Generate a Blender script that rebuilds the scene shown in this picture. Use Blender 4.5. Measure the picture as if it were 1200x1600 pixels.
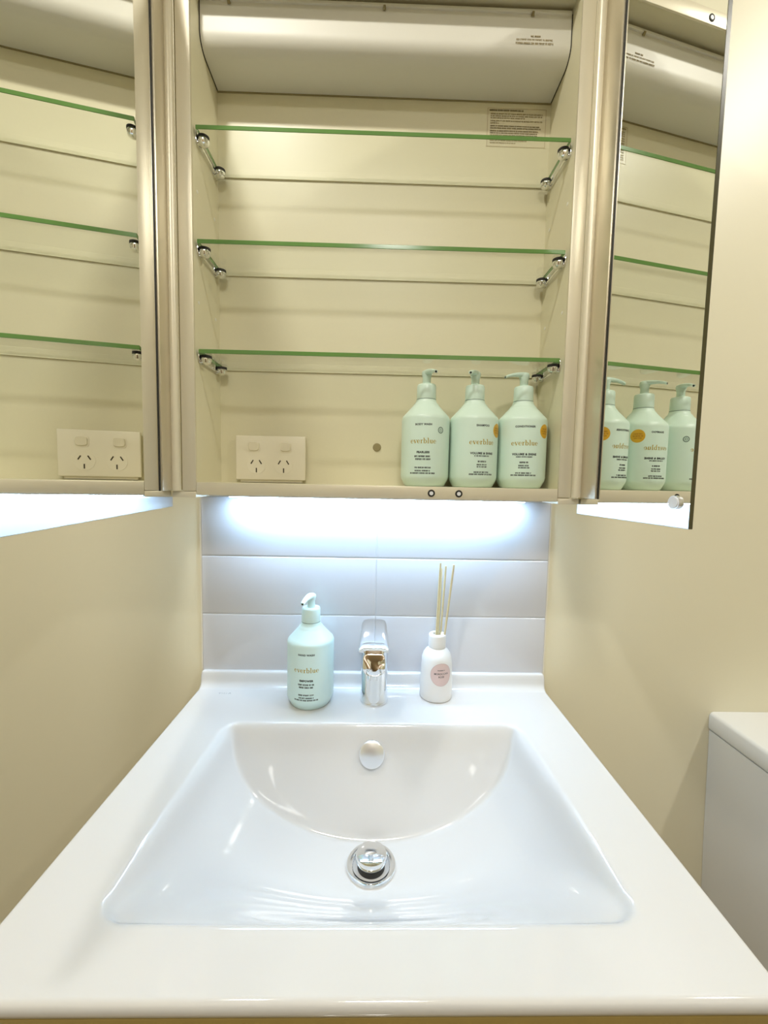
import bpy, bmesh, math, random
import numpy as np
from mathutils import Matrix, Vector

scene = bpy.context.scene
for o in list(bpy.data.objects):
    bpy.data.objects.remove(o, do_unlink=True)
COL = scene.collection
MM = 0.001
RIM = 0.870            # height of the basin rim above the floor; all millimetre z values below are relative to it

def W(x, y, z):        # millimetres (x right, y towards the wall, z above the basin rim) -> metres
    return Vector((x * MM, y * MM, z * MM + RIM))

# ------------------------------------------------------------------ camera
F_PX = 652.6
RIGHT = Vector((0.999647, -0.017824, 0.019680))
DOWN = Vector((0.018254, -0.076918, -0.996870))
FWD = Vector((0.019282, 0.996878, -0.076566))
cam_data = bpy.data.cameras.new('camera')
cam = bpy.data.objects.new('camera', cam_data)
COL.objects.link(cam)
cam_data.sensor_fit = 'VERTICAL'
cam_data.sensor_height = 36.0
cam_data.lens = F_PX / 1600.0 * 36.0
cam_data.clip_start = 0.01
m3 = Matrix((RIGHT, -DOWN, -FWD)).transposed()
cam.matrix_world = Matrix.Translation(W(-2.08, -713.83, 362.2)) @ m3.to_4x4()
scene.camera = cam

# ------------------------------------------------------------------ world, exposure
world = bpy.data.worlds.new('world')
scene.world = world
world.use_nodes = True
bg = world.node_tree.nodes['Background']
bg.inputs['Color'].default_value = (1.0, 0.93, 0.80, 1)
bg.inputs['Strength'].default_value = 0.05
scene.view_settings.view_transform = 'Standard'
scene.view_settings.look = 'None'
scene.view_settings.exposure = 0.3
scene.view_settings.gamma = 1.0
scene.view_settings.use_curve_mapping = False

CEIL = 1545.0
DOWNLIGHTS = [(-368, -690), (1105, -690), (60, -1480)]  # the last is a fill light added to brighten upright surfaces
DOWNLIGHT_W = 6.4
DOWNLIGHT_COL = (1.0, 0.975, 0.905)
LED_STRENGTH = 60.0
LED_COL = (0.50, 0.74, 1.0)

# ------------------------------------------------------------------ materials
def mat(name, col, rough=0.5, metal=0.0, spec=0.5, coat=0.0, noise=0.0, nscale=40.0, bump=0.0, bscale=300.0, sss=0.0):
    m = bpy.data.materials.new(name)
    m.use_nodes = True
    nt = m.node_tree
    b = nt.nodes['Principled BSDF']
    b.inputs['Base Color'].default_value = (*col, 1)
    b.inputs['Roughness'].default_value = rough
    b.inputs['Metallic'].default_value = metal
    b.inputs['Specular IOR Level'].default_value = spec
    b.inputs['Coat Weight'].default_value = coat
    b.inputs['Coat Roughness'].default_value = 0.03
    tc = nt.nodes.new('ShaderNodeTexCoord')
    if noise > 0:
        n = nt.nodes.new('ShaderNodeTexNoise')
        n.inputs['Scale'].default_value = nscale
        n.inputs['Detail'].default_value = 4
        r = nt.nodes.new('ShaderNodeMapRange')
        r.inputs['To Min'].default_value = 1 - noise
        r.inputs['To Max'].default_value = 1 + noise
        mx = nt.nodes.new('ShaderNodeVectorMath'); mx.operation = 'SCALE'
        mx.inputs[0].default_value = col
        nt.links.new(tc.outputs['Object'], n.inputs['Vector'])
        nt.links.new(n.outputs['Fac'], r.inputs['Value'])
        nt.links.new(r.outputs['Result'], mx.inputs['Scale'])
        nt.links.new(mx.outputs['Vector'], b.inputs['Base Color'])
    if bump > 0:
        n2 = nt.nodes.new('ShaderNodeTexNoise')
        n2.inputs['Scale'].default_value = bscale
        n2.inputs['Detail'].default_value = 3
        bp = nt.nodes.new('ShaderNodeBump')
        bp.inputs['Strength'].default_value = bump
        bp.inputs['Distance'].default_value = 0.0005
        nt.links.new(tc.outputs['Object'], n2.inputs['Vector'])
        nt.links.new(n2.outputs['Fac'], bp.inputs['Height'])
        nt.links.new(bp.outputs['Normal'], b.inputs['Normal'])
    return m

M_WALL = mat('cream_paint', (0.79, 0.75, 0.58), 0.42, noise=0.02, nscale=3, bump=0.12, bscale=180)
M_WALL2 = mat('cream_paint_room', (0.79, 0.75, 0.58), 0.6)
M_CEIL = mat('ceiling_paint', (0.84, 0.82, 0.77), 0.8)
M_FLOOR = mat('floor_tile', (0.26, 0.18, 0.085), 0.35, noise=0.08, nscale=8)
M_UNSEENDOOR = mat('unseen_brown_door', (0.17, 0.105, 0.04), 0.4, noise=0.15, nscale=6)
M_TILE = mat('glazed_white_tile', (0.635, 0.65, 0.70), 0.10, spec=0.5, coat=0.3)
M_GROUT = mat('white_grout', (0.60, 0.62, 0.66), 0.8)
M_SEAL = mat('silicone', (0.78, 0.75, 0.66), 0.5)
M_CERAMIC = mat('white_ceramic', (0.675, 0.675, 0.68), 0.07, spec=0.5, coat=0.4)
M_TOILET = mat('toilet_ceramic', (0.84, 0.84, 0.83), 0.10, spec=0.5, coat=0.3)
M_CAB = mat('champagne_painted_steel', (0.75, 0.70, 0.50), 0.38, noise=0.015, nscale=300, bump=0.10, bscale=900)
M_ALU = mat('champagne_aluminium', (0.76, 0.70, 0.55), 0.36, metal=0.3)
M_PLATE = mat('brushed_hinge_metal', (0.72, 0.66, 0.53), 0.33, metal=0.8)
M_COVER = mat('white_painted_metal', (0.74, 0.72, 0.63), 0.45, bump=0.08, bscale=700)
M_DARK = mat('dark_gap', (0.015, 0.012, 0.008), 0.7)
M_BLACKGAP = mat('black_gap', (0.02, 0.018, 0.014), 0.5)
M_CHROME = mat('chrome', (0.86, 0.87, 0.88), 0.04, metal=1.0)
M_SATIN = mat('satin_chrome', (0.86, 0.87, 0.90), 0.28, metal=0.85)
M_MIRROR = mat('mirror', (0.93, 0.94, 0.91), 0.0, metal=1.0)
M_MEDGE = mat('mirror_edge', (0.07, 0.065, 0.03), 0.25)
M_BUMP = mat('bumper_plastic', (0.80, 0.80, 0.82), 0.3)
M_OUTLET = mat('outlet_plastic', (0.86, 0.80, 0.64), 0.30)
M_SLOT = mat('socket_slot', (0.06, 0.045, 0.02), 0.7)
M_BOTTLE = mat('mint_plastic', (0.68, 0.84, 0.73), 0.34, spec=0.45)
M_BOTTLE_LEDLIT = mat('mint_plastic_led_tint', (0.64, 0.83, 0.83), 0.34, spec=0.45)  # mint plastic with the bluish LED light put into its colour
M_PUMP_LEDLIT = mat('mint_pump_led_tint', (0.66, 0.85, 0.85), 0.30)  # same LED tint painted into the pump colour
M_PUMP = mat('mint_pump_plastic', (0.68, 0.84, 0.74), 0.30)
M_INK = mat('black_ink', (0.015, 0.02, 0.02), 0.6)
M_GOLD = mat('gold_print', (0.42, 0.30, 0.01), 0.4, metal=0.0)
M_STICKER = mat('gold_sticker', (0.70, 0.40, 0.02), 0.4)
M_STICKER2 = mat('gold_sticker_print', (0.45, 0.22, 0.01), 0.5)
M_SEALRING = mat('grey_seal_print', (0.16, 0.24, 0.20), 0.6)
M_PORC = mat('white_matt_bottle', (0.84, 0.84, 0.84), 0.35)
M_PINK = mat('pink_label', (0.74, 0.58, 0.57), 0.6)
M_PINK2 = mat('pink_label_border', (0.60, 0.44, 0.43), 0.6)
M_REED = mat('rattan_reed', (0.66, 0.58, 0.36), 0.7, noise=0.1, nscale=120)
M_HOLE = mat('hole_plug', (0.85, 0.83, 0.74), 0.4)
M_PLUG = mat('screw_cap', (0.30, 0.25, 0.12), 0.5)
M_LABELTXT = mat('brown_print', (0.40, 0.30, 0.12), 0.6)
M_STICKCLEAR = mat('clear_sticker', (0.74, 0.68, 0.49), 0.35)
M_GREYMARK = mat('grey_mark', (0.26, 0.28, 0.30), 0.4)
M_VANITY = mat('tan_laminate', (0.33, 0.24, 0.075), 0.35, noise=0.06, nscale=30)
M_RUBBER = mat('black_rubber', (0.02, 0.018, 0.015), 0.6)

def emit_mat(name, col, s):
    m = bpy.data.materials.new(name); m.use_nodes = True
    nt = m.node_tree; nt.nodes.clear()
    e = nt.nodes.new('ShaderNodeEmission'); o = nt.nodes.new('ShaderNodeOutputMaterial')
    e.inputs['Color'].default_value = (*col, 1); e.inputs['Strength'].default_value = s
    nt.links.new(e.outputs[0], o.inputs['Surface'])
    return m
M_LED = emit_mat('led_diffuser', LED_COL, LED_STRENGTH)
M_LAMP = emit_mat('downlight_lens', DOWNLIGHT_COL, 30.0)
M_FILL_LENS = emit_mat('added_fill_lens', DOWNLIGHT_COL, 2.5)  # lens of the added fill light

def glass_mat():
    m = bpy.data.materials.new('clear_shelf_glass'); m.use_nodes = True
    nt = m.node_tree; nt.nodes.clear()
    t = nt.nodes.new('ShaderNodeBsdfTransparent'); t.inputs['Color'].default_value = (0.975, 0.985, 0.97, 1)
    g = nt.nodes.new('ShaderNodeBsdfGlossy'); g.inputs['Roughness'].default_value = 0.0
    lw = nt.nodes.new('ShaderNodeLayerWeight'); lw.inputs['Blend'].default_value = 0.5
    pw = nt.nodes.new('ShaderNodeMath'); pw.operation = 'POWER'; pw.inputs[1].default_value = 5.0
    f = nt.nodes.new('ShaderNodeMath'); f.operation = 'MULTIPLY_ADD'; f.inputs[1].default_value = 0.96; f.inputs[2].default_value = 0.04
    nt.links.new(lw.outputs['Facing'], pw.inputs[0]); nt.links.new(pw.outputs[0], f.inputs[0])
    mx = nt.nodes.new('ShaderNodeMixShader'); o = nt.nodes.new('ShaderNodeOutputMaterial')
    nt.links.new(f.outputs[0], mx.inputs[0]); nt.links.new(t.outputs[0], mx.inputs[1]); nt.links.new(g.outputs[0], mx.inputs[2])
    nt.links.new(mx.outputs[0], o.inputs['Surface'])
    return m
M_GLASS = glass_mat()
M_GHIGHLIGHT = mat('glass_edge_highlight', (0.78, 0.74, 0.54), 0.15, spec=0.6)
M_GEDGE = mat('green_glass_edge', (0.13, 0.27, 0.07), 0.12, spec=0.6)

# ------------------------------------------------------------------ helpers
def finish(name, bm, material, parent=None, base=(0, 0, 0), smooth=True, angle=35, mats=None):
    """bm holds millimetre coordinates in the rim frame; base is the parent's origin in the same frame."""
    me = bpy.data.meshes.new(name)
    bx, by, bz = base
    for v in bm.verts:
        v.co = Vector(((v.co.x - bx) * MM, (v.co.y - by) * MM, (v.co.z - bz) * MM))
    bm.to_mesh(me); bm.free()
    for mm in (mats or [material]):
        me.materials.append(mm)
    if smooth:
        me.polygons.foreach_set('use_smooth', [True] * len(me.polygons))
        try:
            me.set_sharp_from_angle(angle=math.radians(angle))
        except Exception:
            pass
    o = bpy.data.objects.new(name, me)
    COL.objects.link(o)
    if parent is not None:
        o.parent = parent
    else:
        o.location = W(*base)
    return o

def tag(o, label=None, cat=None, group=None, kind=None):
    if label: o['label'] = label
    if cat: o['category'] = cat
    if group: o['group'] = group
    if kind: o['kind'] = kind
    return o

def thing(name, base, label, cat, group=None):
    o = bpy.data.objects.new(name, None)
    o.empty_display_size = 0.02
    COL.objects.link(o)
    o.location = W(*base)
    return tag(o, label, cat, group)

def add_box(bm, x0, x1, y0, y1, z0, z1, bev=0.0, seg=2):
    r = bmesh.ops.create_cube(bm, size=1.0)
    vs = r['verts']
    for v in vs:
        v.co = Vector(((x0 + x1) / 2 + v.co.x * (x1 - x0), (y0 + y1) / 2 + v.co.y * (y1 - y0), (z0 + z1) / 2 + v.co.z * (z1 - z0)))
    if bev > 0:
        es = list({e for v in vs for e in v.link_edges})
        bmesh.ops.bevel(bm, geom=es, offset=bev, segments=seg, profile=0.5, affect='EDGES', clamp_overlap=True)
    return bm

def box(*a, **k):
    bm = bmesh.new(); add_box(bm, *a, **k); return bm

def add_lathe(bm, prof, cx=0, cy=0, z0=0, n=48, caps=True):
    rings = []
    for r, z in prof:
        rings.append([bm.verts.new((cx + r * math.cos(2 * math.pi * i / n), cy + r * math.sin(2 * math.pi * i / n), z0 + z)) for i in range(n)])
    for a, b in zip(rings, rings[1:]):
        for i in range(n):
            j = (i + 1) % n
            bm.faces.new((a[i], a[j], b[j], b[i]))
    if caps:
        if prof[0][0] > 1e-6: bm.faces.new(list(reversed(rings[0])))
        if prof[-1][0] > 1e-6: bm.faces.new(rings[-1])
    return bm

def lathe(prof, cx=0, cy=0, z0=0, n=48, caps=True):
    bm = bmesh.new(); add_lathe(bm, prof, cx, cy, z0, n, caps); return bm

def add_cyl(bm, p, q, r0, r1=None, n=20):
    """tapered round bar from p to q"""
    r1 = r0 if r1 is None else r1
    p, q = Vector(p), Vector(q)
    d = (q - p).normalized()
    a = d.orthogonal().normalized(); b = d.cross(a)
    A = [bm.verts.new(p + (a * math.cos(t) + b * math.sin(t)) * r0) for t in [2 * math.pi * i / n for i in range(n)]]
    B = [bm.verts.new(q + (a * math.cos(t) + b * math.sin(t)) * r1) for t in [2 * math.pi * i / n for i in range(n)]]
    for i in range(n):
        j = (i + 1) % n
        bm.faces.new((A[i], A[j], B[j], B[i]))
    bm.faces.new(list(reversed(A))); bm.faces.new(B)
    return bm

def add_prism_x(bm, pts, x0, x1):
    """closed (y, z) outline extruded along x"""
    A = [bm.verts.new((x0, y, z)) for y, z in pts]; B = [bm.verts.new((x1, y, z)) for y, z in pts]
    n = len(pts)
    for i in range(n):
        j = (i + 1) % n
        bm.faces.new((A[i], A[j], B[j], B[i]))
    bm.faces.new(list(reversed(A))); bm.faces.new(B)
    bmesh.ops.recalc_face_normals(bm, faces=bm.faces)
    return bm

def xform(bm, fn):
    for v in bm.verts:
        v.co = Vector(fn(v.co.x, v.co.y, v.co.z))
    return bm

def loft(rings, close=True):
    bm = bmesh.new()
    V = [[bm.verts.new(p) for p in r] for r in rings]
    n = len(rings[0])
    for a, b in zip(V, V[1:]):
        for i in range(n):
            j = (i + 1) % n
            bm.faces.new((a[i], a[j], b[j], b[i]))
    if close:
        bm.faces.new(list(reversed(V[0]))); bm.faces.new(V[-1])
    bmesh.ops.recalc_face_normals(bm, faces=bm.faces)
    return bm

# ---- flat print, as polygons in a 2-D (u, v) millimetre plane
def text2d(s, size, bold=0.0, spacing=1.0):
    cu = bpy.data.curves.new('t', 'FONT'); cu.body = s; cu.size = size; cu.align_x = 'CENTER'
    cu.offset = bold; cu.space_character = spacing; cu.resolution_u = 3
    ob = bpy.data.objects.new('t', cu); COL.objects.link(ob)
    dg = bpy.context.evaluated_depsgraph_get()
    me = bpy.data.meshes.new_from_object(ob.evaluated_get(dg))
    vs = [(v.co.x, v.co.y) for v in me.vertices]; fs = [tuple(p.vertices) for p in me.polygons]
    bpy.data.objects.remove(ob); bpy.data.curves.remove(cu); bpy.data.meshes.remove(me)
    return vs, fs

def shift2d(g, du, dv):
    return [(u + du, v + dv) for u, v in g[0]], g[1]

def merge2d(gs):
    V, Fc = [], []
    for v, f in gs:
        o = len(V); V += v; Fc += [tuple(i + o for i in t) for t in f]
    return V, Fc

def micro_line(width, h, seed, heavy=0.55):
    """print too fine to read: letter-sized strokes grouped into words"""
    rnd = random.Random(seed); V, Fc = [], []
    u = -width / 2
    while u < width / 2 - h * 0.5:
        for k in range(rnd.randint(2, 7)):
            w = h * rnd.uniform(0.38, 0.62)
            if u + w > width / 2: break
            t = h * heavy * 0.42
            kind = rnd.randint(0, 3)
            rects = [(u, u + t, 0, h)]
            if kind == 0: rects += [(u, u + w, 0, t), (u, u + w, h - t, h)]
            elif kind == 1: rects += [(u + w - t, u + w, 0, h), (u, u + w, h * .42, h * .42 + t)]
            elif kind == 2: rects += [(u, u + w, h * .42, h * .42 + t), (u, u + w, h - t, h)]
            else: rects += [(u + w - t, u + w, 0, h), (u, u + w, 0, t)]
            for a, b, c, d in rects:
                o = len(V); V += [(a, c), (b, c), (b, d), (a, d)]; Fc.append((o, o + 1, o + 2, o + 3))
            u += w + h * 0.16
        u += h * 0.35
    return V, Fc

def stroke(pts):
    """polyline with a width at each point: (u, v, w)"""
    V, Fc = [], []
    for i, (u, v, w) in enumerate(pts):
        a = pts[max(i - 1, 0)]; b = pts[min(i + 1, len(pts) - 1)]
        du, dv = b[0] - a[0], b[1] - a[1]; L = math.hypot(du, dv) or 1
        nu, nv = -dv / L * w / 2, du / L * w / 2
        V += [(u + nu, v + nv), (u - nu, v - nv)]
        if i: Fc.append((2 * i - 2, 2 * i - 1, 2 * i + 1, 2 * i))
    return V, Fc

def serif_word(word, xh, track=0.16):
    """high-contrast serif lower-case letters, drawn with strokes; centred; xh is the x-height"""
    K, T = 0.25, 0.10
    def arc(cx, cy, rx, ry, a0, a1, wf, n=18):
        return stroke([(cx + rx * math.cos(math.radians(a0 + (a1 - a0) * i / n)), cy + ry * math.sin(math.radians(a0 + (a1 - a0) * i / n)), wf(math.radians(a0 + (a1 - a0) * i / n))) for i in range(n + 1)])
    cw = lambda a: T + (K - T) * abs(math.cos(a)) ** 1.3
    def stem(x, y0, y1): return stroke([(x, y0, K), (x, y1, K)])
    def ser(x, y, w=0.46): return stroke([(x - w / 2, y, T), (x + w / 2, y, T)])
    def serl(x, y, w=0.3): return stroke([(x - w, y, T), (x, y, T)])
    G = {}
    lw = lambda a: T + (K - T) * max(0.0, -math.cos(a)) ** 1.2
    G['e'] = (0.86, [arc(.43, .5, .37, .46, 5, 322, lw), stroke([(.1, .54, T), (.82, .54, T)]), stroke([(.8, .54, T * 1.8), (.79, .64, T * 1.6)])])
    G['v'] = (0.92, [stroke([(.12, .97, K), (.46, .0, K)]), stroke([(.47, .02, T), (.82, .97, T)]), ser(.14, .97), ser(.82, .97, .34)])
    G['r'] = (0.70, [stem(.22, .03, .97), ser(.22, .035, .5), serl(.22, .96), stroke([(.3, .62, T), (.36, .82, T), (.48, .95, T * 1.4), (.58, .93, K * .9), (.62, .84, K * .8)])])
    G['b'] = (0.98, [stem(.2, .0, 1.55), serl(.2, 1.52), arc(.5, .49, .36, .46, -135, 135, lambda a: T + (K - T) * max(0.0, math.cos(a)) ** 1.2)])
    G['l'] = (0.52, [stem(.26, .03, 1.55), serl(.26, 1.52), ser(.26, .035, .5)])
    G['u'] = (1.0, [stroke([(.2, .97, K), (.2, .34, K), (.24, .16, K * .8), (.36, .05, T * 1.3), (.5, .06, T), (.68, .22, T)]), stem(.74, .0, .97), serl(.2, .96, .2), serl(.74, .96, .22), stroke([(.74, .035, T), (.98, .035, T)])])
    gs, u = [], 0.0
    for ch in word:
        w, parts = G[ch]
        gs += [shift2d(p, u, 0) for p in parts]
        u += w + track
    V, Fc = merge2d(gs)
    return [((a - (u - track) / 2) * xh, b * xh) for a, b in V], Fc

def disc2d(r, n=28, r_in=0.0):
    if r_in <= 0:
        return [(r * math.cos(2 * math.pi * i / n), r * math.sin(2 * math.pi * i / n)) for i in range(n)], [tuple(range(n))]
    V, Fc = [], []
    for i in range(n):
        c, s = math.cos(2 * math.pi * i / n), math.sin(2 * math.pi * i / n)
        V += [(r * c, r * s), (r_in * c, r_in * s)]
        j = (i + 1) % n
        Fc.append((2 * i, 2 * j, 2 * j + 1, 2 * i + 1))
    return V, Fc

def grid_disc(r, n=20):
    """disc cut into rings so it can be wrapped round a bottle"""
    V, Fc = [(0, 0)], []
    m = 28
    for k in range(1, 6):
        V += [(r * k / 5 * math.cos(2 * math.pi * i / m), r * k / 5 * math.sin(2 * math.pi * i / m)) for i in range(m)]
    for i in range(m):
        Fc.append((0, 1 + i, 1 + (i + 1) % m))
    for k in range(4):
        a, b = 1 + k * m, 1 + (k + 1) * m
        for i in range(m):
            j = (i + 1) % m
            Fc.append((a + i, b + i, b + j, a + j))
    return V, Fc

def mesh_print(g, fn):
    bm = bmesh.new()
    vs = [bm.verts.new(fn(u, v)) for u, v in g[0]]
    for f in g[1]:
        try: bm.faces.new([vs[i] for i in f])
        except ValueError: pass
    return bm

# ================================================================== THE ROOM
ZF = -RIM / MM
def struct(name, bm, m, **k):
    return tag(finish(name, bm, m, **k), kind='structure')

XW0, XW1, YW = -950.0, 1750.0, -1900.0
wall_back = struct('wall_back', box(XW0 - 100, XW1 + 100, 3, 103, ZF, CEIL), M_WALL, smooth=False)
struct('wall_left', box(XW0 - 100, XW0, YW - 100, 3, ZF, CEIL), M_WALL, smooth=False)
struct('wall_right', box(XW1, XW1 + 100, YW - 100, 3, ZF, CEIL), M_WALL, smooth=False)
struct('wall_front', box(XW0, XW1, YW - 100, YW, ZF, CEIL), M_WALL2, smooth=False)
struct('floor', box(XW0 - 100, XW1 + 100, YW - 100, 103, ZF - 100, ZF), M_FLOOR, smooth=False)
struct('ceiling', box(XW0 - 100, XW1 + 100, YW - 100, 103, CEIL, CEIL + 100), M_CEIL, smooth=False)

dr1 = struct('unseen_door_1', box(-480, 340, YW, YW + 38, ZF, ZF + 2040, bev=2), M_UNSEENDOOR)  # unseen door, added so the chrome has something brown to reflect
bm = lathe([(0.001, 0), (26, 0), (26, 6), (10, 8), (10, 40), (27, 46), (27, 62), (20, 68), (0.001, 69)], n=32)
xform(bm, lambda x, y, z: (270 + x, YW + 38 + z, ZF + 1000 + y)); bmesh.ops.recalc_face_normals(bm, faces=bm.faces)
finish('door_knob', bm, M_CHROME, dr1)
for n_, (a0, a1, b0, b1) in enumerate(((-530, -480, 0, 2090), (340, 390, 0, 2090), (-480, 340, 2040, 2090))):
    struct('trim_%d' % (n_ + 1), box(a0, a1, YW, YW + 20, ZF + b0, ZF + b1, bev=2), M_CEIL)

# splashback: glazed tiles on a recessed grout bed
wbase = (0, 0, 0)
tag(finish('grout', box(-299.6, 299.6, 0.9, 3.0, 18, 330.5), M_GROUT, wall_back, smooth=False))
for row in range(3):
    za = 27.0 + row * 101.8 if row else 20.0
    zb = 124.6 + row * 101.8
    za = 125.9 + (row - 1) * 101.8 if row else 20.0
    for xa, xb in ((-299.8, -0.35), (0.55, 299.8)):
        finish('tile', box(xa, xb, -0.1, 2.9, za, zb, bev=1.9, seg=4), M_TILE, wall_back)
for x in (-300.9, 300.9):
    finish('sealant', box(x - 1.1, x + 1.1, 0.6, 3.0, 20, 330), M_SEAL, wall_back, smooth=False)

# ================================================================== BASIN
def gauss(a, s, axis):
    n = int(3 * s) + 1
    k = np.exp(-0.5 * (np.arange(-n, n + 1) / s) ** 2); k /= k.sum()
    pad = [(0, 0), (0, 0)]; pad[axis] = (n, n)
    p = np.pad(a, pad, mode='edge')
    return sum(k[i] * np.take(p, range(i, i + a.shape[axis]), axis=axis) for i in range(2 * n + 1))

BX, BYF = 300.0, -451.5
def bowl_depth():
    """depth below the deck on a regular 0.5 mm grid"""
    xs = np.arange(-300, 300.25, 0.5); ys = np.arange(-452, 2.25, 0.5)
    X, Y = np.meshgrid(xs, ys)
    t = np.clip((Y + 397) / (397 - 243), 0, 1)
    f = 1.05 * (t ** 3 - 2 * t ** 2 + t) + (-2 * t ** 3 + 3 * t ** 2)
    s = 127 * f + np.clip((Y + 243) / 70, 0, 1) * 4
    q = np.clip((-Y - 120) / 277, 0, 1)
    A = 207 + 17 * q
    u = np.clip(np.abs(X) / A, 0, 1)
    floor = s * np.sqrt(np.maximum(1 - u ** 2, 0))
    # rounded-rectangle outline
    hx = 217 + 11 * q; r = 26.0
    yc, hy = (-397 - 119) / 2, (397 - 119) / 2
    dx = np.abs(X) - (hx - r); dy = np.abs(Y - yc) - (hy - r)
    sd = np.hypot(np.maximum(dx, 0), np.maximum(dy, 0)) + np.minimum(np.maximum(dx, dy), 0) - r
    e = -sd
    lip = 6.0 * np.clip(e / 3.0, 0, 1)
    inside = (e > 0)
    wall = np.maximum(-119 - Y, 0) * 2.62
    d = np.minimum(floor + lip, wall)
    d = np.where(inside, d, 0)
    # soften the edges
    d2 = gauss(gauss(d, 5.6, 0), 5.6, 1)   # in half-millimetre steps
    return xs, ys, d2

gxs, gys, gd = bowl_depth()
def lines(a, b, cuts):
    """grid lines from a to b; cuts = [(lo, hi, step)] finer ranges, default 4 mm"""
    out = [a]; v = a
    while v < b - 1e-6:
        st = 3.0
        for lo, hi, s in cuts:
            if lo - 1e-6 <= v < hi: st = min(st, s)
        v = min(v + st, b); out.append(v)
    return np.array(out)
X1 = lines(-BX, BX, [(-300, -290, 0.9), (-232, -196, 1.5), (196, 232, 1.5), (290, 300, 0.9)])
Y1 = lines(BYF, 2.0, [(-452, -443, 0.6), (-405, -375, 1.5), (-190, -112, 1.5), (-32, 2, 0.9)])
GX, GY = np.meshgrid(X1, Y1)
def sample(X, Y):
    fx = np.clip((X - gxs[0]) * 2, 0, len(gxs) - 1.001); fy = np.clip((Y - gys[0]) * 2, 0, len(gys) - 1.001)
    ix, iy = fx.astype(int), fy.astype(int); ax, ay = fx - ix, fy - iy
    return (gd[iy, ix] * (1 - ax) * (1 - ay) + gd[iy, ix + 1] * ax * (1 - ay) + gd[iy + 1, ix] * (1 - ax) * ay + gd[iy + 1, ix + 1] * ax * ay)
GZ = -sample(GX, GY)
def upstand(Y):
    z = np.zeros_like(Y)
    R = 13.0
    c = (Y > -22) & (Y <= -9)
    z = np.where(c, R - np.sqrt(np.maximum(R * R - (Y + 22) ** 2, 0)), z)
    z = np.where(Y > -9, 13 + np.clip((Y + 9) / 1.5, 0, 1) * 9, z)
    rr = 3.5
    e = np.clip(-4.0 - Y, 0, rr)
    z = np.where(Y > -7.5, 22 + np.sqrt(np.maximum(rr * rr - e * e, 0)), z)
    return z
GZ = GZ + upstand(GY)
def edge_round(e, r):
    k = np.clip(r - e, 0, r)
    return r - np.sqrt(np.maximum(r * r - k * k, 0))
GZ = GZ - edge_round(GY - BYF, 5.0) - edge_round(BX - np.abs(GX), 3.5)
nx, ny = len(X1), len(Y1)
verts = np.stack([GX.ravel(), GY.ravel(), GZ.ravel()], 1).tolist()
faces = []
for j in range(ny - 1):
    for i in range(nx - 1):
        a = j * nx + i
        faces.append((a, a + 1, a + nx + 1, a + nx))
# rim skirt and underside
ring = [i for i in range(nx)] + [j * nx + nx - 1 for j in range(1, ny)] + [(ny - 1) * nx + i for i in range(nx - 2, -1, -1)] + [j * nx for j in range(ny - 2, 0, -1)]
n = len(ring)
prev = ring
for dz, tuck in ((-8.0, 0.1), (-11.0, 0.8), (-13.0, 3.0)):
    lo = len(verts)
    for r in ring:
        x, y, z = verts[r]
        yy = y + tuck if y < BYF + 1 else y
        verts.append((x, yy, dz))
    cur = list(range(lo, lo + n))
    for i in range(n):
        j = (i + 1) % n
        faces.append((prev[j], prev[i], cur[i], cur[j]))
    prev = cur
bme = bpy.data.meshes.new('basin_bowl')
bme.from_pydata([(v[0] * MM, v[1] * MM, v[2] * MM) for v in verts], [], faces)
bme.materials.append(M_CERAMIC)
bme.polygons.foreach_set('use_smooth', [True] * len(bme.polygons))
try: bme.set_sharp_from_angle(angle=math.radians(60))
except Exception: pass
basin = thing('wash_basin', (0, 0, 0), 'glossy white ceramic wash basin with half-moon bowl and rear upstand', 'basin')
bo = bpy.data.objects.new('bowl', bme); COL.objects.link(bo); bo.parent = basin

# overflow cap on the steep back wall of the bowl
wn = Vector((0, -2.62, 1.0)).normalized()
oc = Vector((-1.6, -119 - 36 / 2.62, -36))
bm = bmesh.new()
add_lathe(bm, [(10, 0), (10, 6), (17.6, 6), (18.2, 6.6), (18.2, 10.5), (17.4, 11.6), (16.5, 12.0), (0.001, 12.2)], n=44)
Rm = wn.to_track_quat('Z', 'Y').to_matrix()
xform(bm, lambda x, y, z: oc + Rm @ Vector((x, y, z - 2)))
tag(finish('overflow_cap', bm, M_SATIN, basin), 'round chrome overflow cap')

# pop-up waste
DC = (0.0, -213.0, -130.6)
bm = lathe([(24, -16), (23.5, -3), (24.5, 0.3), (28, 1.6), (31, 1.2), (32, -0.6), (31.5, -3)], DC[0], DC[1], DC[2] + 0.6, n=56, caps=False)
tag(finish('drain_flange', bm, M_CHROME, basin), 'chrome waste flange')
finish('drain_well', lathe([(0.001, -14), (23.6, -14), (23.6, -2.6)], DC[0], DC[1], DC[2] + 0.6, n=40, caps=False), M_DARK, basin)
finish('drain_seal', lathe([(0.001, -12), (15, -12), (17.6, -6), (17.8, 6), (0.001, 6)], DC[0], DC[1], DC[2] + 0.6, n=40), M_RUBBER, basin)
bm = lathe([(0.001, 6), (18.6, 6), (19.6, 6.8), (20.0, 8.5), (19.9, 12.5), (19.0, 14.6), (16, 15.8), (8, 16.6), (0.001, 16.8)], DC[0], DC[1], DC[2] + 0.6, n=56)
tag(finish('drain_plug', bm, M_CHROME, basin), 'domed chrome pop-up plug')
# brand mark on the deck
finish('brand_mark', mesh_print(text2d('VitrA', 7.2, 0.05, 1.35), lambda u, v: (-250 + u, -36 + v, 0.12)), M_GREYMARK, basin, smooth=False)

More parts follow.
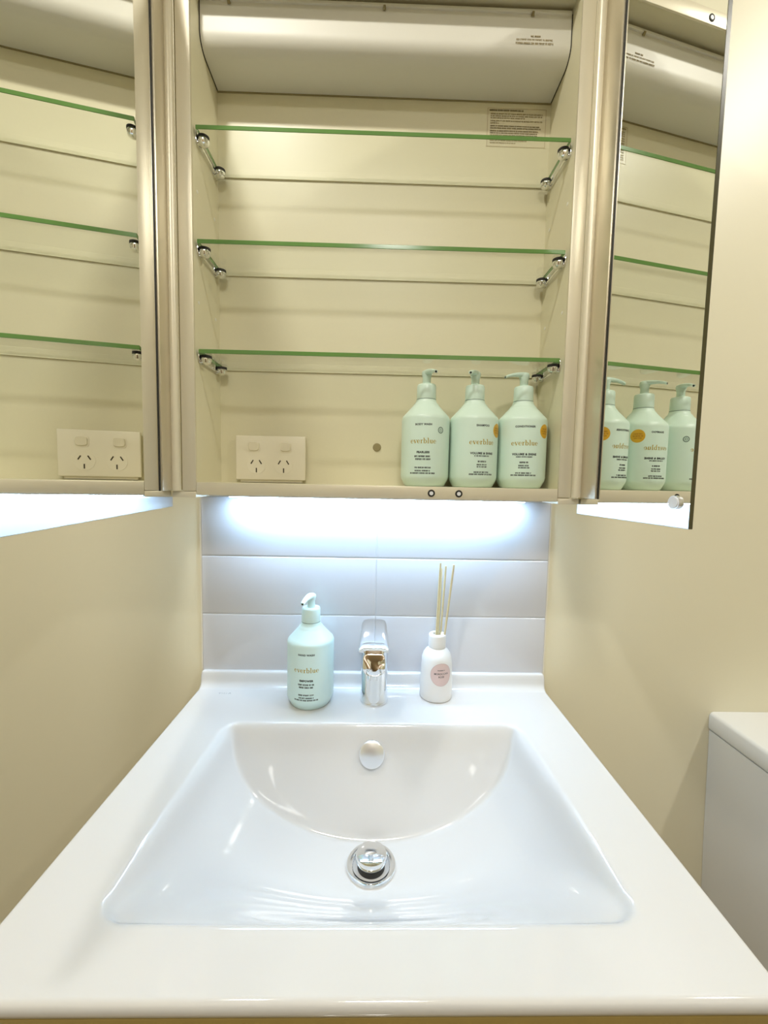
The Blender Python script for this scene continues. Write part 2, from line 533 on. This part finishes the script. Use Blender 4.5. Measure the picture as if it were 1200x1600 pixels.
# vanity unit that carries the basin
VB = (0, 0, ZF)
van = thing('vanity_unit', VB, 'tan vanity unit with two doors carrying the wash basin', 'cabinet')
for xa, xb in ((-297, -281), (281, 297)):
    finish('side_panel', box(xa, xb, -430, 2, ZF + 120, -13.2, bev=0.8), M_VANITY, van, VB)
finish('base_panel', box(-281, 281, -430, 2, ZF + 120, ZF + 136), M_VANITY, van, VB)
finish('back_panel', box(-281, 281, -6, 2, ZF + 136, -13.2), M_VANITY, van, VB)
finish('kickboard', box(-280, 280, -390, -20, ZF, ZF + 120), M_VANITY, van, VB)
dw = finish('drawer_front', box(-297, 297, -449, -431, -170, -14.5, bev=1.5), M_VANITY, van, VB)
finish('handle', box(-80, 80, -472, -449, -96, -86, bev=3), M_CHROME, dw, VB)
for xa, xb, hx in ((-297, -1.5, -30), (1.5, 297, 30)):
    d = finish('door', box(xa, xb, -449, -431, ZF + 125, -173, bev=1.5), M_VANITY, van, VB)
    finish('handle', box(hx - 5, hx + 5, -472, -449, -330, -190, bev=3), M_CHROME, d, VB)

# ================================================================== MIRROR CABINET
XL, XR, XoL, XoR = -263.6, 266.0, -283.3, 285.1
YF, YB = -101.8, -3.0
ZT, ZB, ZTR, ZTOP = 353.5, 335.2, 1033.0, 1054.5
CB = (0, 0, ZB)
cab = thing('mirror_cabinet', CB, 'open champagne steel mirror cabinet hanging above the white tile splashback', 'cabinet')
finish('back_panel', box(XoL, XoR, YB, 2.9, ZB + 4, ZTOP), M_CAB, cab, CB, smooth=False)
finish('side_panel', box(XoL + 1, XL, YF + 3, YB, ZB + 4, ZTOP - 1), M_CAB, cab, CB, smooth=False)
finish('side_panel', box(XR, XoR - 1, YF + 3, YB, ZB + 4, ZTOP - 1), M_CAB, cab, CB, smooth=False)
finish('base_panel', box(XL, XR, YF + 3, YB, ZB + 3, ZT), M_CAB, cab, CB, smooth=False)
finish('top_panel', box(XL, XR, YF + 3, YB, ZTR + 4, ZTOP - 1), M_CAB, cab, CB, smooth=False)
finish('stile', box(XoL, XL, YF - 0.6, YF + 3, 340.6, ZTOP, bev=0.9), M_ALU, cab, CB)
finish('stile', box(XR, XoR, YF - 0.6, YF + 3, 341.2, ZTOP, bev=0.9), M_ALU, cab, CB)
brail = finish('bottom_rail', box(XL + 0.3, XR - 0.3, YF, YF + 3, ZB, ZT, bev=0.7), M_ALU, cab, CB)
trail = finish('top_rail', box(XL + 0.3, XR - 0.3, YF, YF + 3, ZTR, ZTOP, bev=0.7), M_ALU, cab, CB)
for xa, xb in ((-297.5, XL), (XR, 297)):
    finish('end_cap', box(xa, xb, YF - 1.0, -4, 331.5, 340.0, bev=0.6), M_ALU, cab, CB)
for rail, z in ((brail, 344.0), (trail, 1042.0)):
    for x in (78.7, 119.2):
        bm = bmesh.new()
        add_cyl(bm, (x, YF + 1, z), (x, YF - 0.8, z), 5.6, 5.2, 24)
        rg = finish('catch_ring', bm, M_DARK, rail, (0, 0, ZB)); rg.parent = rail
        bm = bmesh.new(); add_cyl(bm, (x, YF + 1, z), (x, YF - 1.0, z), 3.1, 2.9, 20)
        finish('catch_pin', bm, M_BUMP, rail, CB)

# housing cover in the top of the cabinet
prof = [(-66.5, 1029)]
prof += [(-70.8, 1029), (-71.0, 990)]
for i in range(1, 13):
    a = math.radians(180 + 82 * i / 12)
    prof.append((-49 + 22 * math.cos(a), 990 + 22 * math.sin(a)))
prof += [(-3.4, 966.2), (-3.4, 968.2), (-45, 971.5), (-66.5, 990)]
bm = bmesh.new(); add_prism_x(bm, prof, XL + 1.6, XR - 1.6)
cover = finish('housing_cover', bm, M_COVER, cab, CB, angle=25)
finish('cover_lip', box(XL + 2, XR - 2, -73.5, -66, 1026.5, 1031.5, bev=1.2), M_COVER, cover, CB)
for x in (-221, -3, 208):
    bm = bmesh.new(); add_cyl(bm, (x, -71, 1024), (x, -74.8, 1027), 2.4, 1.6, 12)
    finish('screw', bm, M_PLUG, cover, CB)
# dark joint round the cover, on both sides and along the back
pth = [(y, z) for y, z in prof[1:-4]] + [(-3.4, 966.2)]
for xa, xb in ((XL + 0.05, XL + 1.5), (XR - 1.5, XR - 0.05)):
    bm = bmesh.new()
    A = [bm.verts.new((xa, y, z)) for y, z in pth]; B = [bm.verts.new((xb, y, z)) for y, z in pth]
    for i in range(len(pth) - 1): bm.faces.new((A[i], A[i + 1], B[i + 1], B[i]))
    finish('joint_gap', bm, M_BLACKGAP, cover, CB, smooth=False)
finish('joint_gap', box(XL, XR, -4.6, -3.05, 964.6, 966.2), M_PLUG, cover, CB, smooth=False)
txt = merge2d([shift2d(micro_line(14, 2.4, 3, 0.6), 1, 8.2), shift2d(micro_line(53, 2.4, 4, 0.5), 0, 3.6), shift2d(micro_line(55, 2.6, 5, 0.6), 0, -1.2)])
finish('printed_notice', mesh_print(txt, lambda u, v: (212.5 + u, -71.25, 988 + v)), M_LABELTXT, cover, CB, smooth=False)

# clear sticker with fine print on the back panel
stk = finish('sticker', box(163, 260, YB - 0.25, YB, 899, 958.5), M_STICKCLEAR, cab, CB, smooth=False)
ls = [shift2d(micro_line(56, 2.6, 20, 1.0), -16, 24.5)]
for i, (w, du, v, hv) in enumerate([(84, 0, 19.5, .75), (84, 0, 16.4, .75), (56, -14, 13.3, .7), (84, 0, 9.0, .75), (14, -35, 5.6, .8), (80, -2, 1.4, .9), (82, -1, -1.8, .9), (78, -3, -6.0, .9), (76, -4, -9.2, .9), (76, -4, -12.4, .9), (40, -22, -17.0, .7), (60, -12, -20.5, .7), (42, -21, -24.0, .7)]):
    ls.append(shift2d(micro_line(w, 2.0, 30 + i, hv), du, v))
finish('fine_print', mesh_print(merge2d(ls), lambda u, v: (211.5 + u, YB - 0.40, 928 + v)), M_LABELTXT, stk, CB, smooth=False)
fr = []
for a, b, c, d in ((-47, 47, 28.4, 28.9), (-47, 47, -28.6, -28.1), (-47, -46.5, -28.6, 28.9), (46.5, 47, -28.6, 28.9)):
    fr.append(([(a, c), (b, c), (b, d), (a, d)], [(0, 1, 2, 3)]))
finish('print_border', mesh_print(merge2d(fr), lambda u, v: (211.5 + u, YB - 0.40, 928 + v)), M_LABELTXT, stk, CB, smooth=False)

# screw cap on the back panel
bm = bmesh.new(); add_cyl(bm, (-2.4, YB, 416.7), (-2.4, YB - 2.2, 416.7), 7.0, 6.0, 28)
tag(finish('screw_cap', bm, M_PLUG, cab, CB), 'brown screw cap on the back panel')
# spare shelf holes in both sides
for sx in (-1, 1):
    xw = XL if sx < 0 else XR
    for z in (764, 612):
        for y in (-84, -21):
            bm = bmesh.new(); add_cyl(bm, (xw, y, z), (xw - sx * 0.5, y, z), 2.4, 2.2, 14)
            finish('shelf_hole', bm, M_HOLE, cab, CB)

# shelf supports: chrome cups with a black pad, joined by a rod
SHELF_Z = [844.5, 694.2, 543.8]; ST = 6.0
for z in SHELF_Z:
    zb = z - ST
    for sx in (-1, 1):
        xw = XL if sx < 0 else XR
        xc = xw - sx * 9.0
        sup = None
        for y in (-82, -20):
            bm = lathe([(0.001, -13), (3.5, -12.6), (6.4, -10.5), (7.6, -7), (7.8, -4.2), (7.4, -3.2)], xc, y, zb, n=28)
            add_cyl(bm, (xw, y, zb - 8), (xc, y, zb - 8), 3.4, 3.4, 16)
            # clip plate against the side
            add_box(bm, min(xw, xw - sx * 1.6), max(xw, xw - sx * 1.6), y - 7, y + 7, zb - 11, zb + 5 , bev=0.6)
            c = finish('shelf_support', bm, M_CHROME, cab, CB)
            finish('rubber_pad', lathe([(7.6, -4.6), (7.9, -4.0), (7.9, -0.1)], xc, y, zb, n=28), M_RUBBER, c, CB)
            sup = sup or c
        bm = bmesh.new(); add_cyl(bm, (xw - sx * 3.4, -76, zb - 8.5), (xw - sx * 3.4, -26, zb - 8.5), 1.6, 1.6, 12)
        finish('support_rod', bm, M_CHROME, cab, CB)

# glass shelves
desc = ['top clear glass shelf with green edge, just below the white housing cover',
        'middle clear glass shelf with green edge, between two other glass shelves',
        'lowest clear glass shelf with green edge, right above the pump bottles']
for z, lab in zip(SHELF_Z, desc):
    base = (0, -50, z - ST)
    bm = box(-260.2, 261.6, -96.0, YB - 0.6, z - ST, z, bev=0.5, seg=1)
    bm.normal_update()
    for f in bm.faces:
        f.material_index = 0 if abs(f.normal.z) > 0.9 else 1
        if f.normal.y > 0.5: f.material_index = 2 if f.normal.z > -0.3 else 3
    o = finish('glass_shelf', bm, None, None, base, smooth=False, mats=[M_GLASS, M_GEDGE, M_GLASS, M_GHIGHLIGHT])
    # highlight along the rear glass edge, painted as a fine pale strip
    finish('rear_highlight', box(-259, 260.4, YB - 2.4, YB - 0.7, z - ST - 0.9, z - ST - 0.1), M_GHIGHLIGHT, o, base, smooth=False)
    tag(o, lab, 'shelf', 'glass shelves in the mirror cabinet')

# doors: two-sided mirrors standing open
def door(side, mx, my, a, width, bump_s, lab):
    d = Vector((-math.sin(a), -math.cos(a), 0)); nrm = Vector((math.cos(a), -math.sin(a), 0)) * (1 if side == 'L' else -1)
    o0 = Vector((mx, my, 0))
    def T(s, n_, z): return o0 + d * s + nrm * n_ + Vector((0, 0, z))
    z0, z1 = 317.5, 1072.0
    bm = box(0.5, width, -5, 0, z0, z1, bev=0.35, seg=1)
    bm.normal_update()
    for f in bm.faces:
        f.material_index = 0 if abs(f.normal.y) > 0.9 else 1
    xform(bm, T); bmesh.ops.recalc_face_normals(bm, faces=bm.faces)
    dr = finish('door', bm, None, cab, CB, smooth=False, mats=[M_MIRROR, M_MEDGE])
    tag(dr, lab)
    bm = box(4, 47, 0.05, 4, 341.5, 1050, bev=1.2); xform(bm, T); bmesh.ops.recalc_face_normals(bm, faces=bm.faces)
    finish('hinge_plate', bm, M_PLATE, dr, CB)
    bm = box(47, 48.5, 0.05, 1.0, 341.5, 1050); xform(bm, T); bmesh.ops.recalc_face_normals(bm, faces=bm.faces)
    finish('shadow_gap', bm, M_BLACKGAP, dr, CB, smooth=False)  # black strip painted in for the shadow gap beside the hinge plate
    bx = (-291.0 if side == 'L' else 291.6)
    bm = bmesh.new(); add_cyl(bm, (bx, -105, 342), (bx, -105, 1050), 6.4, 6.4, 36)
    finish('hinge_barrel', bm, M_ALU, dr, CB)
    sx = 1 if side == 'L' else -1
    bm = box(bx - sx * 7.4 - 1.0, bx - sx * 7.4 + 1.0, -111, -100, 342, 1050, bev=0.6)
    finish('hinge_seam', bm, M_ALU, dr, CB)
    bm = box(bx + sx * 6.9 - 0.5, bx + sx * 6.9 + 0.5, -102.2, -98, 342, 1050)
    finish('hinge_gap', bm, M_PLUG, dr, CB, smooth=False)
    for z in (344.4, 1042):
        bm = bmesh.new(); add_cyl(bm, T(bump_s, 0, z), T(bump_s, 3.0, z), 7.2, 7.2, 32)
        finish('bumper_cup', bm, M_SATIN, dr, CB, angle=30)
        bm = bmesh.new(); add_cyl(bm, T(bump_s, 3.0, z), T(bump_s, 4.0, z), 6.3, 6.0, 32)
        finish('door_bumper', bm, M_BUMP, dr, CB, angle=30)
door('L', -299.4, -98.0, -0.1215, 400, 378, 'wide two-sided mirror door')
door('R', 298.0, -96.1, -0.1144, 196.5, 178.4, 'narrow two-sided mirror door')

# under-cabinet light
LB = (0, -40, 331)
led = thing('led_strip_light', LB, 'slim white light bar glowing under the mirror cabinet', 'light')
finish('light_housing', box(-262, 264, -50, -8, 331.0, 335.0, bev=0.8), M_BUMP, led, LB)
finish('light_diffuser', box(-240, 242, -34, -20, 329.4, 331.2, bev=0.5), M_LED, led, LB)

# ================================================================== POWER OUTLET
ox, oz, oy = -235.8, 358.4, -13.0
OB = (ox + 57.5, oy, oz)
out = thing('power_outlet', OB, 'cream double power outlet with two rocker switches in the cabinet', 'outlet')
finish('mounting_block', box(ox + 6, ox + 109, oy + 4, YB, oz - 4.0, oz + 68, bev=1), M_OUTLET, out, OB)
finish('face_plate', box(ox, ox + 115, oy, oy + 6.5, oz, oz + 72.4, bev=1.4, seg=3), M_OUTLET, out, OB)
for sxx in (30, 82):
    bmr = bmesh.new()
    rings = []
    for yy, k in ((oy + 0.5, 1.0), (oy - 0.6, 1.0)):
        rings.append([(ox + sxx + 10.5 * k * math.copysign(abs(math.cos(t)) ** 0.5, math.cos(t)), yy, oz + 55 + 9.2 * k * math.copysign(abs(math.sin(t)) ** 0.5, math.sin(t))) for t in [2 * math.pi * i / 36 for i in range(36)]])
    finish('switch_bezel', loft(rings), M_OUTLET, out, OB)
    rings = []
    for yy, k, tilt in ((oy, 1.0, 0), (oy - 2.6, 1.0, 1.0), (oy - 3.6, 0.9, 1.0)):
        rr = []
        for t in [2 * math.pi * i / 36 for i in range(36)]:
            cx = 8.6 * k * math.copysign(abs(math.cos(t)) ** 0.55, math.cos(t)); cz = 7.4 * k * math.copysign(abs(math.sin(t)) ** 0.55, math.sin(t))
            rr.append((ox + sxx + cx, yy - tilt * 0.16 * cz, oz + 55 + cz))
        rings.append(rr)
    finish('rocker_switch', loft(rings), M_OUTLET, out, OB)
for cx in (33.8, 78.8):
    bm = bmesh.new()
    rings = [[(ox + cx + 15 * math.cos(t), yy, oz + 24.5 + 15 * max(-0.95, math.sin(t))) for t in [2 * math.pi * i / 36 for i in range(36)]] for yy in (oy + 0.4, oy - 0.5)]
    sk = finish('socket', loft(rings), M_OUTLET, out, OB)
    for dx, dz, an in ((-6.8, 4.8, -32), (6.8, 4.8, 32), (0.2, -8.6, 0)):
        bm = box(-0.95, 0.95, -0.75, 0.4, -3.7, 3.7)
        A = math.radians(an)
        xform(bm, lambda x, y, z: (ox + cx + dx + x * math.cos(A) - z * math.sin(A), oy + y, oz + 24.5 + dz + x * math.sin(A) + z * math.cos(A)))
        finish('slot', bm, M_SLOT, sk, OB, smooth=False)

# ================================================================== PUMP BOTTLES
R_B = 37.2
def bottle(x, y, z, face, pump, kind, label, group):
    """face / pump: heading in degrees, 0 = straight out of the wall, positive to the right"""
    B = (x, y, z)
    t = thing('pump_bottle', B, label, 'bottle', group)
    prof = [(0.001, 1.2), (24, 1.2), (28.5, 0.0), (30.2, 0.8), (31.5, 2.4), (36.0, 11), (36.9, 14), (R_B, 17), (R_B, 101), (36.9, 104), (35.6, 107), (33.0, 109.8), (21.5, 122.5), (19.8, 124.6), (19.2, 125.8), (18.0, 127.0), (16.2, 129.5), (15.6, 131.5), (15.2, 133), (0.001, 133)]
    PM = M_PUMP_LEDLIT if kind == 'hand' else M_PUMP
    BM = M_BOTTLE_LEDLIT if kind == 'hand' else M_BOTTLE
    finish('body', lathe(prof, x, y, z, n=72), BM, t, B, angle=50)
    col = finish('collar', lathe([(13.2, 132.6), (14.6, 133.2), (14.9, 134.2), (14.6, 154), (13.6, 156.2), (12.0, 156.8), (7.2, 156.8)], x, y, z, n=48), PM, t, B, angle=50)
    finish('collar_groove', lathe([(14.95, 133.2), (15.02, 133.6), (14.95, 134.0)], x, y, z, n=48, caps=False), M_SEALRING, col, B)
    # pump: stem, head and a drooping nozzle
    bm = lathe([(6.4, 156), (6.2, 166), (7.6, 171), (8.0, 173.5), (7.2, 176.5), (4.6, 178.2), (0.001, 178.6)], x, y, z, n=32)
    h = math.radians(pump); d = Vector((math.sin(h), -math.cos(h), 0)); sd = Vector((math.cos(h), math.sin(h), 0))
    rings = []
    for s, w, top, bot in ((-5, 5.5, 178.2, 171.0), (3, 6.6, 178.6, 171.0), (11, 5.6, 178.0, 171.8), (20, 4.4, 176.2, 171.4), (28, 3.6, 173.6, 169.2), (31.5, 3.2, 171.8, 167.6)):
        c = Vector((x, y, z + (top + bot) / 2)) + d * s; hh = (top - bot) / 2
        rings.append([tuple(c + sd * (w * math.copysign(abs(math.cos(q)) ** 0.7, math.cos(q))) + Vector((0, 0, hh * math.copysign(abs(math.sin(q)) ** 0.7, math.sin(q))))) for q in [2 * math.pi * i / 24 for i in range(24)]])
    b2 = loft(rings)
    tmp = bpy.data.meshes.new('tmp'); b2.to_mesh(tmp); b2.free(); bm.from_mesh(tmp); bpy.data.meshes.remove(tmp)
    pm = finish('pump', bm, PM, t, B, angle=50)
    tip = Vector((x, y, z + 169.7)) + d * 31.4
    bm = bmesh.new(); add_cyl(bm, tip - d * 1, tip + d * 0.5 + Vector((0, 0, -0.1)), 1.7, 1.6, 16)
    finish('nozzle_hole', bm, M_INK, pm, B)
    f0 = math.radians(face)
    def wrap(off=0.12, da=0.0):
        def fn(u, v):
            a = f0 + da + u / R_B
            return (x + (R_B + off) * math.sin(a), y - (R_B + off) * math.cos(a), z + v)
        return fn
    finish('brand_lettering', mesh_print(shift2d(serif_word('everblue', 5.0), 0, 64), wrap()), M_GOLD, t, B, smooth=False)
    T2 = {'body': ('BODY WASH', 'FEARLESS'), 'shampoo': ('SHAMPOO', 'VOLUME & SHINE'), 'conditioner': ('CONDITIONER', 'VOLUME & SHINE'), 'hand': ('HAND WASH', 'EMPOWER')}[kind]
    finish('product_name', mesh_print(shift2d(text2d(T2[0], 3.9, 0.18, 1.14), 0, 90.5), wrap()), M_INK, t, B, smooth=False)
    finish('variant_name', mesh_print(shift2d(text2d(T2[1], 4.1, 0.24, 1.14), 0, 49.5), wrap()), M_INK, t, B, smooth=False)
    g = []
    s0 = {'body': 100, 'shampoo': 200, 'conditioner': 300, 'hand': 400}[kind]
    if kind in ('body', 'hand'):
        rows = [(26, 2.6, 43.5, .8), (23, 2.6, 39.2, .8), (25, 2.3, 27.0, .6), (24, 2.2, 22.4, .8), (39, 2.2, 18.8, 1.0)]
    else:
        rows = [(24, 1.9, 46.0, .7), (13, 2.5, 37.5, 1.0), (16, 2.1, 33.0, .8), (16, 2.1, 29.8, .8), (24, 2.2, 21.8, .7), (38, 2.2, 18.6, 1.0)]
    for i, (w, hgt, v, hv) in enumerate(rows):
        g.append(shift2d(micro_line(w, hgt, s0 + i, hv), 0, v))
    finish('fine_print', mesh_print(merge2d(g), wrap()), M_INK, t, B, smooth=False)['kind'] = 'stuff'
    if kind == 'body':
        finish('round_seal', mesh_print(merge2d([shift2d(disc2d(4.9, 28, 3.4), 27, 84), shift2d(disc2d(2.2, 18, 1.2), 27, 84)]), wrap()), M_SEALRING, t, B, smooth=False)
    if kind in ('shampoo', 'conditioner'):
        du = 34 if kind == 'conditioner' else 29
        st = finish('gold_sticker', mesh_print(shift2d(grid_disc(10.5), du, 86), wrap(0.15)), M_STICKER, t, B)
        finish('sticker_print', mesh_print(merge2d([shift2d(micro_line(13, 2.0, 71), du, 88.2), shift2d(micro_line(15, 2.4, 72), du, 84.6), shift2d(micro_line(11, 1.8, 73), du, 81.6)]), wrap(0.3)), M_STICKER2, st, B, smooth=False)
    return t

GRP = 'mint pump bottles in the cabinet'
bottle(72.9, -55.5, ZT, -11, 18, 'body', 'mint pump bottle in the cabinet with a small grey ring seal', GRP)
bottle(148.2, -56.0, ZT, 9, -26, 'shampoo', 'mint pump bottle standing between the other two cabinet bottles', GRP)
bottle(224.2, -55.5, ZT, -11, -80, 'conditioner', 'mint pump bottle with its nozzle sideways, beside the cabinet side panel', GRP)
bottle(-103.5, -54.0, 0.0, -2, -16, 'hand', 'LED-tinted mint hand-wash pump bottle standing on the basin beside the tap', None)

# ================================================================== BASIN MIXER
TBX, TBY = 0.0, -50.0
TB = (TBX, TBY, 0)
tap = thing('basin_mixer_tap', TB, 'chrome single-lever mixer tap standing on the white basin', 'tap')
finish('tap_body', lathe([(0.001, 0), (22.6, 0), (23, 0.8), (22.8, 3), (22.0, 5), (21.8, 60), (21.6, 102), (20.6, 105), (0.001, 105)], TBX, TBY, 0, n=64), M_CHROME, tap, TB, angle=30)
def rr_ring(y, hw, top, bot, p=4.0, n=40, lift=0.0, x0=0.0):
    out_ = []
    for i in range(n):
        q = 2 * math.pi * i / n
        cx = hw * math.copysign(abs(math.cos(q)) ** (2 / p), math.cos(q)); cz = (top - bot) / 2 * math.copysign(abs(math.sin(q)) ** (2 / p), math.sin(q))
        out_.append((x0 + cx, y, (top + bot) / 2 + cz + lift))
    return out_
def u_ring(y, hw, top, bot, n=48):
    o_ = []
    c, h2 = (top + bot) / 2, (top - bot) / 2
    for i in range(n):
        q = 2 * math.pi * i / n
        pw = 0.30 if math.sin(q) > 0 else 0.62
        cx = hw * math.copysign(abs(math.cos(q)) ** pw, math.cos(q)) * (1.0 if math.sin(q) > 0 else 0.93 + 0.07 * (1 + math.sin(q)))
        o_.append((-1.0 + cx, y, c + h2 * math.copysign(abs(math.sin(q)) ** (0.35 if math.sin(q) > 0 else 0.8), math.sin(q))))
    return o_
rings = [u_ring(-50, 16.5, 104, 56), u_ring(-85, 16.4, 107, 63), u_ring(-108, 16.3, 110, 70), u_ring(-120, 16.2, 111, 75), u_ring(-128, 16.0, 111, 79)]
face = [(px, -136.5 + max(0.0, (pz - 92)) * 0.42 + max(0.0, 92 - pz) * 0.35, pz) for px, _, pz in u_ring(0, 15.9, 111, 79.5)]
face2 = [(px * 0.93, py - 0.8, 95 + (pz - 95) * 0.93) for px, py, pz in face]
face3 = [(px * 0.4, -137.2 + max(0.0, (pz - 92)) * 0.42 + max(0.0, 92 - pz) * 0.35, 94 + (pz - 94) * 0.4) for px, py, pz in face2]
rings = rings[:-1] + [face, face2, face3]
finish('spout', loft(rings), M_CHROME, tap, TB, angle=40)
bm = bmesh.new(); add_cyl(bm, (-1, -112, 75), (-1, -113, 67), 9.5, 9.2, 28)
finish('aerator', bm, M_CHROME, tap, TB)
# lever: flat plate, rounded towards the wall, lip curling down at the front
def lever_ring(y, hw, top, th):
    n = 40; o_ = []
    for i in range(n):
        q = 2 * math.pi * i / n
        cx = hw * math.copysign(abs(math.cos(q)) ** 0.35, math.cos(q)); cz = th / 2 * math.copysign(abs(math.sin(q)) ** 0.5, math.sin(q))
        o_.append((TBX - 1.5 + cx, y, top - th / 2 + cz))
    return o_
rings = [lever_ring(-27.5, 11, 127.0, 20), lever_ring(-29.5, 16.5, 129.5, 23), lever_ring(-35, 20.5, 130.3, 25), lever_ring(-45, 21.5, 129.6, 25), lever_ring(-70, 22.0, 126.5, 22.5), lever_ring(-95, 22.4, 122.5, 17), lever_ring(-112, 22.4, 119.2, 11.5), lever_ring(-119, 22.2, 117.6, 9.0), lever_ring(-122, 21.6, 116.0, 6)]
finish('lever', loft(rings), M_CHROME, tap, TB, angle=40)

# ================================================================== REED DIFFUSER
DX, DY = 104.5, -34.0
DB = (DX, DY, 0)
dif = thing('reed_diffuser', DB, 'white reed diffuser bottle with round pink label beside the tap', 'diffuser')
R_D = 27.0
finish('bottle', lathe([(0.001, 1), (22, 1), (24, 0), (26, 0.8), (27, 3), (26.9, 20), (25.6, 55), (24.6, 68), (22.5, 75), (18.5, 81), (14.5, 84.6), (13, 86)], DX, DY, 0, n=64), M_PORC, dif, DB, angle=50)
finish('collar', lathe([(13.2, 85.5), (14.2, 86.2), (14.4, 87), (14.4, 105), (13.8, 107.2), (12.6, 108), (8.0, 108), (7.4, 107), (7.4, 92), (0.001, 92)], DX, DY, 0, n=48, caps=False), M_PORC, dif, DB, angle=50)
df0 = math.radians(10)
def dwrap(off):
    def fn(u, v):
        r = 27.0 - (v - 20) * 1.35 / 35 if v > 20 else 26.95
        a = df0 + u / R_D
        return (DX + (r + off) * math.sin(a), DY - (r + off) * math.cos(a), v)
    return fn
lab = finish('round_label', mesh_print(shift2d(grid_disc(18.5), 0, 48), dwrap(0.15)), M_PINK, dif, DB)
finish('label_border', mesh_print(shift2d(disc2d(18.7, 48, 18.1), 0, 48), dwrap(0.25)), M_PINK2, lab, DB, smooth=False)
finish('label_lettering', mesh_print(merge2d([shift2d(micro_line(13, 1.6, 91, .5), 0, 54.5), shift2d(text2d('MOROCCAN', 4.1, 0.05, 1.05), 0, 48.2), shift2d(text2d('ROSE', 4.1, 0.05, 1.05), 0, 43.2)]), dwrap(0.3)), M_INK, lab, DB, smooth=False)
tips = [((100.5, -31, 14), (105.2, -40, 228)), ((103.5, -36, 14), (110.0, -22, 216)), ((106.0, -30, 14), (116.2, -28, 221)), ((107.0, -36, 14), (126.8, -42, 226))]
reed_labels = ['most upright pale wooden reed standing in the white diffuser bottle', 'shortest pale wooden reed standing in the white diffuser bottle',
               'moderately leaning pale wooden reed in the white diffuser bottle', 'farthest leaning pale wooden reed in the white diffuser bottle']
for (a, b), lab_ in zip(tips, reed_labels):
    bm = bmesh.new(); add_cyl(bm, a, b, 1.75, 1.75, 10)
    tag(finish('reed_stick', bm, M_REED, None, a), lab_, 'reed', 'reeds in the diffuser bottle')

# ================================================================== TOILET
TO = (800, 0, ZF)
toi = thing('toilet', TO, 'white ceramic toilet with lidded cistern against the cream wall', 'toilet')
TX0, TX1 = 611.0, 989.0
def plan(x0, x1, y0, y1, r, z, n=8):
    pts = [(x1, y1, z), (x0, y1, z)]
    for i in range(n + 1):
        a = math.pi + math.pi / 2 * i / n
        pts.append((x0 + r + r * math.cos(a), y0 + r + r * math.sin(a), z))
    for i in range(n + 1):
        a = 1.5 * math.pi + math.pi / 2 * i / n
        pts.append((x1 - r + r * math.cos(a), y0 + r + r * math.sin(a), z))
    return pts
finish('cistern', loft([plan(TX0 + 12, TX1 - 12, -148, 2.5, 22, -440), plan(TX0 + 6, TX1 - 6, -152, 2.5, 24, -300), plan(TX0, TX1, -154, 2.5, 24, -79)]), M_TOILET, toi, TO, angle=40)
ld = finish('cistern_lid', loft([plan(TX0 - 1, TX1 + 1, -157, 2.5, 26, -76.5), plan(TX0 - 2, TX1 + 2, -158, 2.5, 26, -74), plan(TX0 - 2, TX1 + 2, -158, 2.5, 26, -51), plan(TX0 + 1, TX1 - 1, -155, 2.5, 24, -46.5), plan(TX0 + 5, TX1 - 5, -151, 2.5, 22, -45)]), M_TOILET, toi, TO, angle=50)
finish('flush_button', lathe([(0.001, 0), (24, 0), (24, 3), (22, 4.5), (0.001, 4.5)], 800, -80, -46, n=40), M_CHROME, ld, TO)
def egg(cx, cy, rx, ry, z, n=40, sq=1.0):
    return [(cx + rx * math.cos(t), cy + ry * math.sin(t) * (1.0 if math.sin(t) < 0 else 0.75), z) for t in [2 * math.pi * i / n for i in range(n)]]
finish('pan', loft([egg(800, -330, 120, 230, ZF), egg(800, -330, 125, 240, ZF + 60), egg(800, -350, 140, 270, ZF + 220), egg(800, -370, 178, 300, ZF + 360), egg(800, -370, 180, 305, ZF + 395)]), M_TOILET, toi, TO, angle=50)
finish('pan_back', box(690, 910, -200, 2.5, ZF, ZF + 430, bev=12, seg=3), M_TOILET, toi, TO)
finish('seat_lid', loft([egg(800, -380, 182, 300, ZF + 396), egg(800, -380, 186, 305, ZF + 402), egg(800, -380, 186, 305, ZF + 418), egg(800, -380, 176, 292, ZF + 424)]), M_TOILET, toi, TO, angle=40)

# ================================================================== CEILING DOWNLIGHTS AND ADDED FILL LIGHT
for (x, y), lab in zip(DOWNLIGHTS, ('round recessed ceiling downlight above the wash basin', 'round recessed ceiling downlight above the toilet', 'wide round fill light added over the open floor')):
    B = (x, y, CEIL)
    d = thing('ceiling_downlight', B, lab, 'light', 'ceiling downlights')
    k = 3.5 if y < -1000 else 1.0
    finish('trim_ring', lathe([(58 * k, 0), (57 * k, -3), (50 * k, -4), (45 * k, -2), (44 * k, 0)], x, y, CEIL, n=48, caps=False), M_CEIL, d, B)
    finish('lens', lathe([(0.001, -1.5), (44 * k, -1.5)], x, y, CEIL, n=48, caps=False), M_FILL_LENS if k > 1 else M_LAMP, d, B)
    la = bpy.data.lights.new('downlight_lamp', 'AREA')
    la.shape = 'DISK'; la.size = 0.30 if y < -1000 else 0.085; la.energy = DOWNLIGHT_W * (1.65 if y < -1000 else 1.45 if x > 1000 else 0.9); la.color = DOWNLIGHT_COL
    la.spread = math.radians(150)
    lo_ = bpy.data.objects.new('downlight_lamp', la)
    COL.objects.link(lo_)
    lo_.location = Vector((0, 0, -0.006)); lo_.parent = d
    if k == 1.0:   # gimbal lamps, turned towards the mirror wall
        aim = Vector((0.04 if x < 0 else -0.10, 0.62, -0.80))
        lo_.rotation_euler = aim.to_track_quat('-Z', 'Y').to_euler()
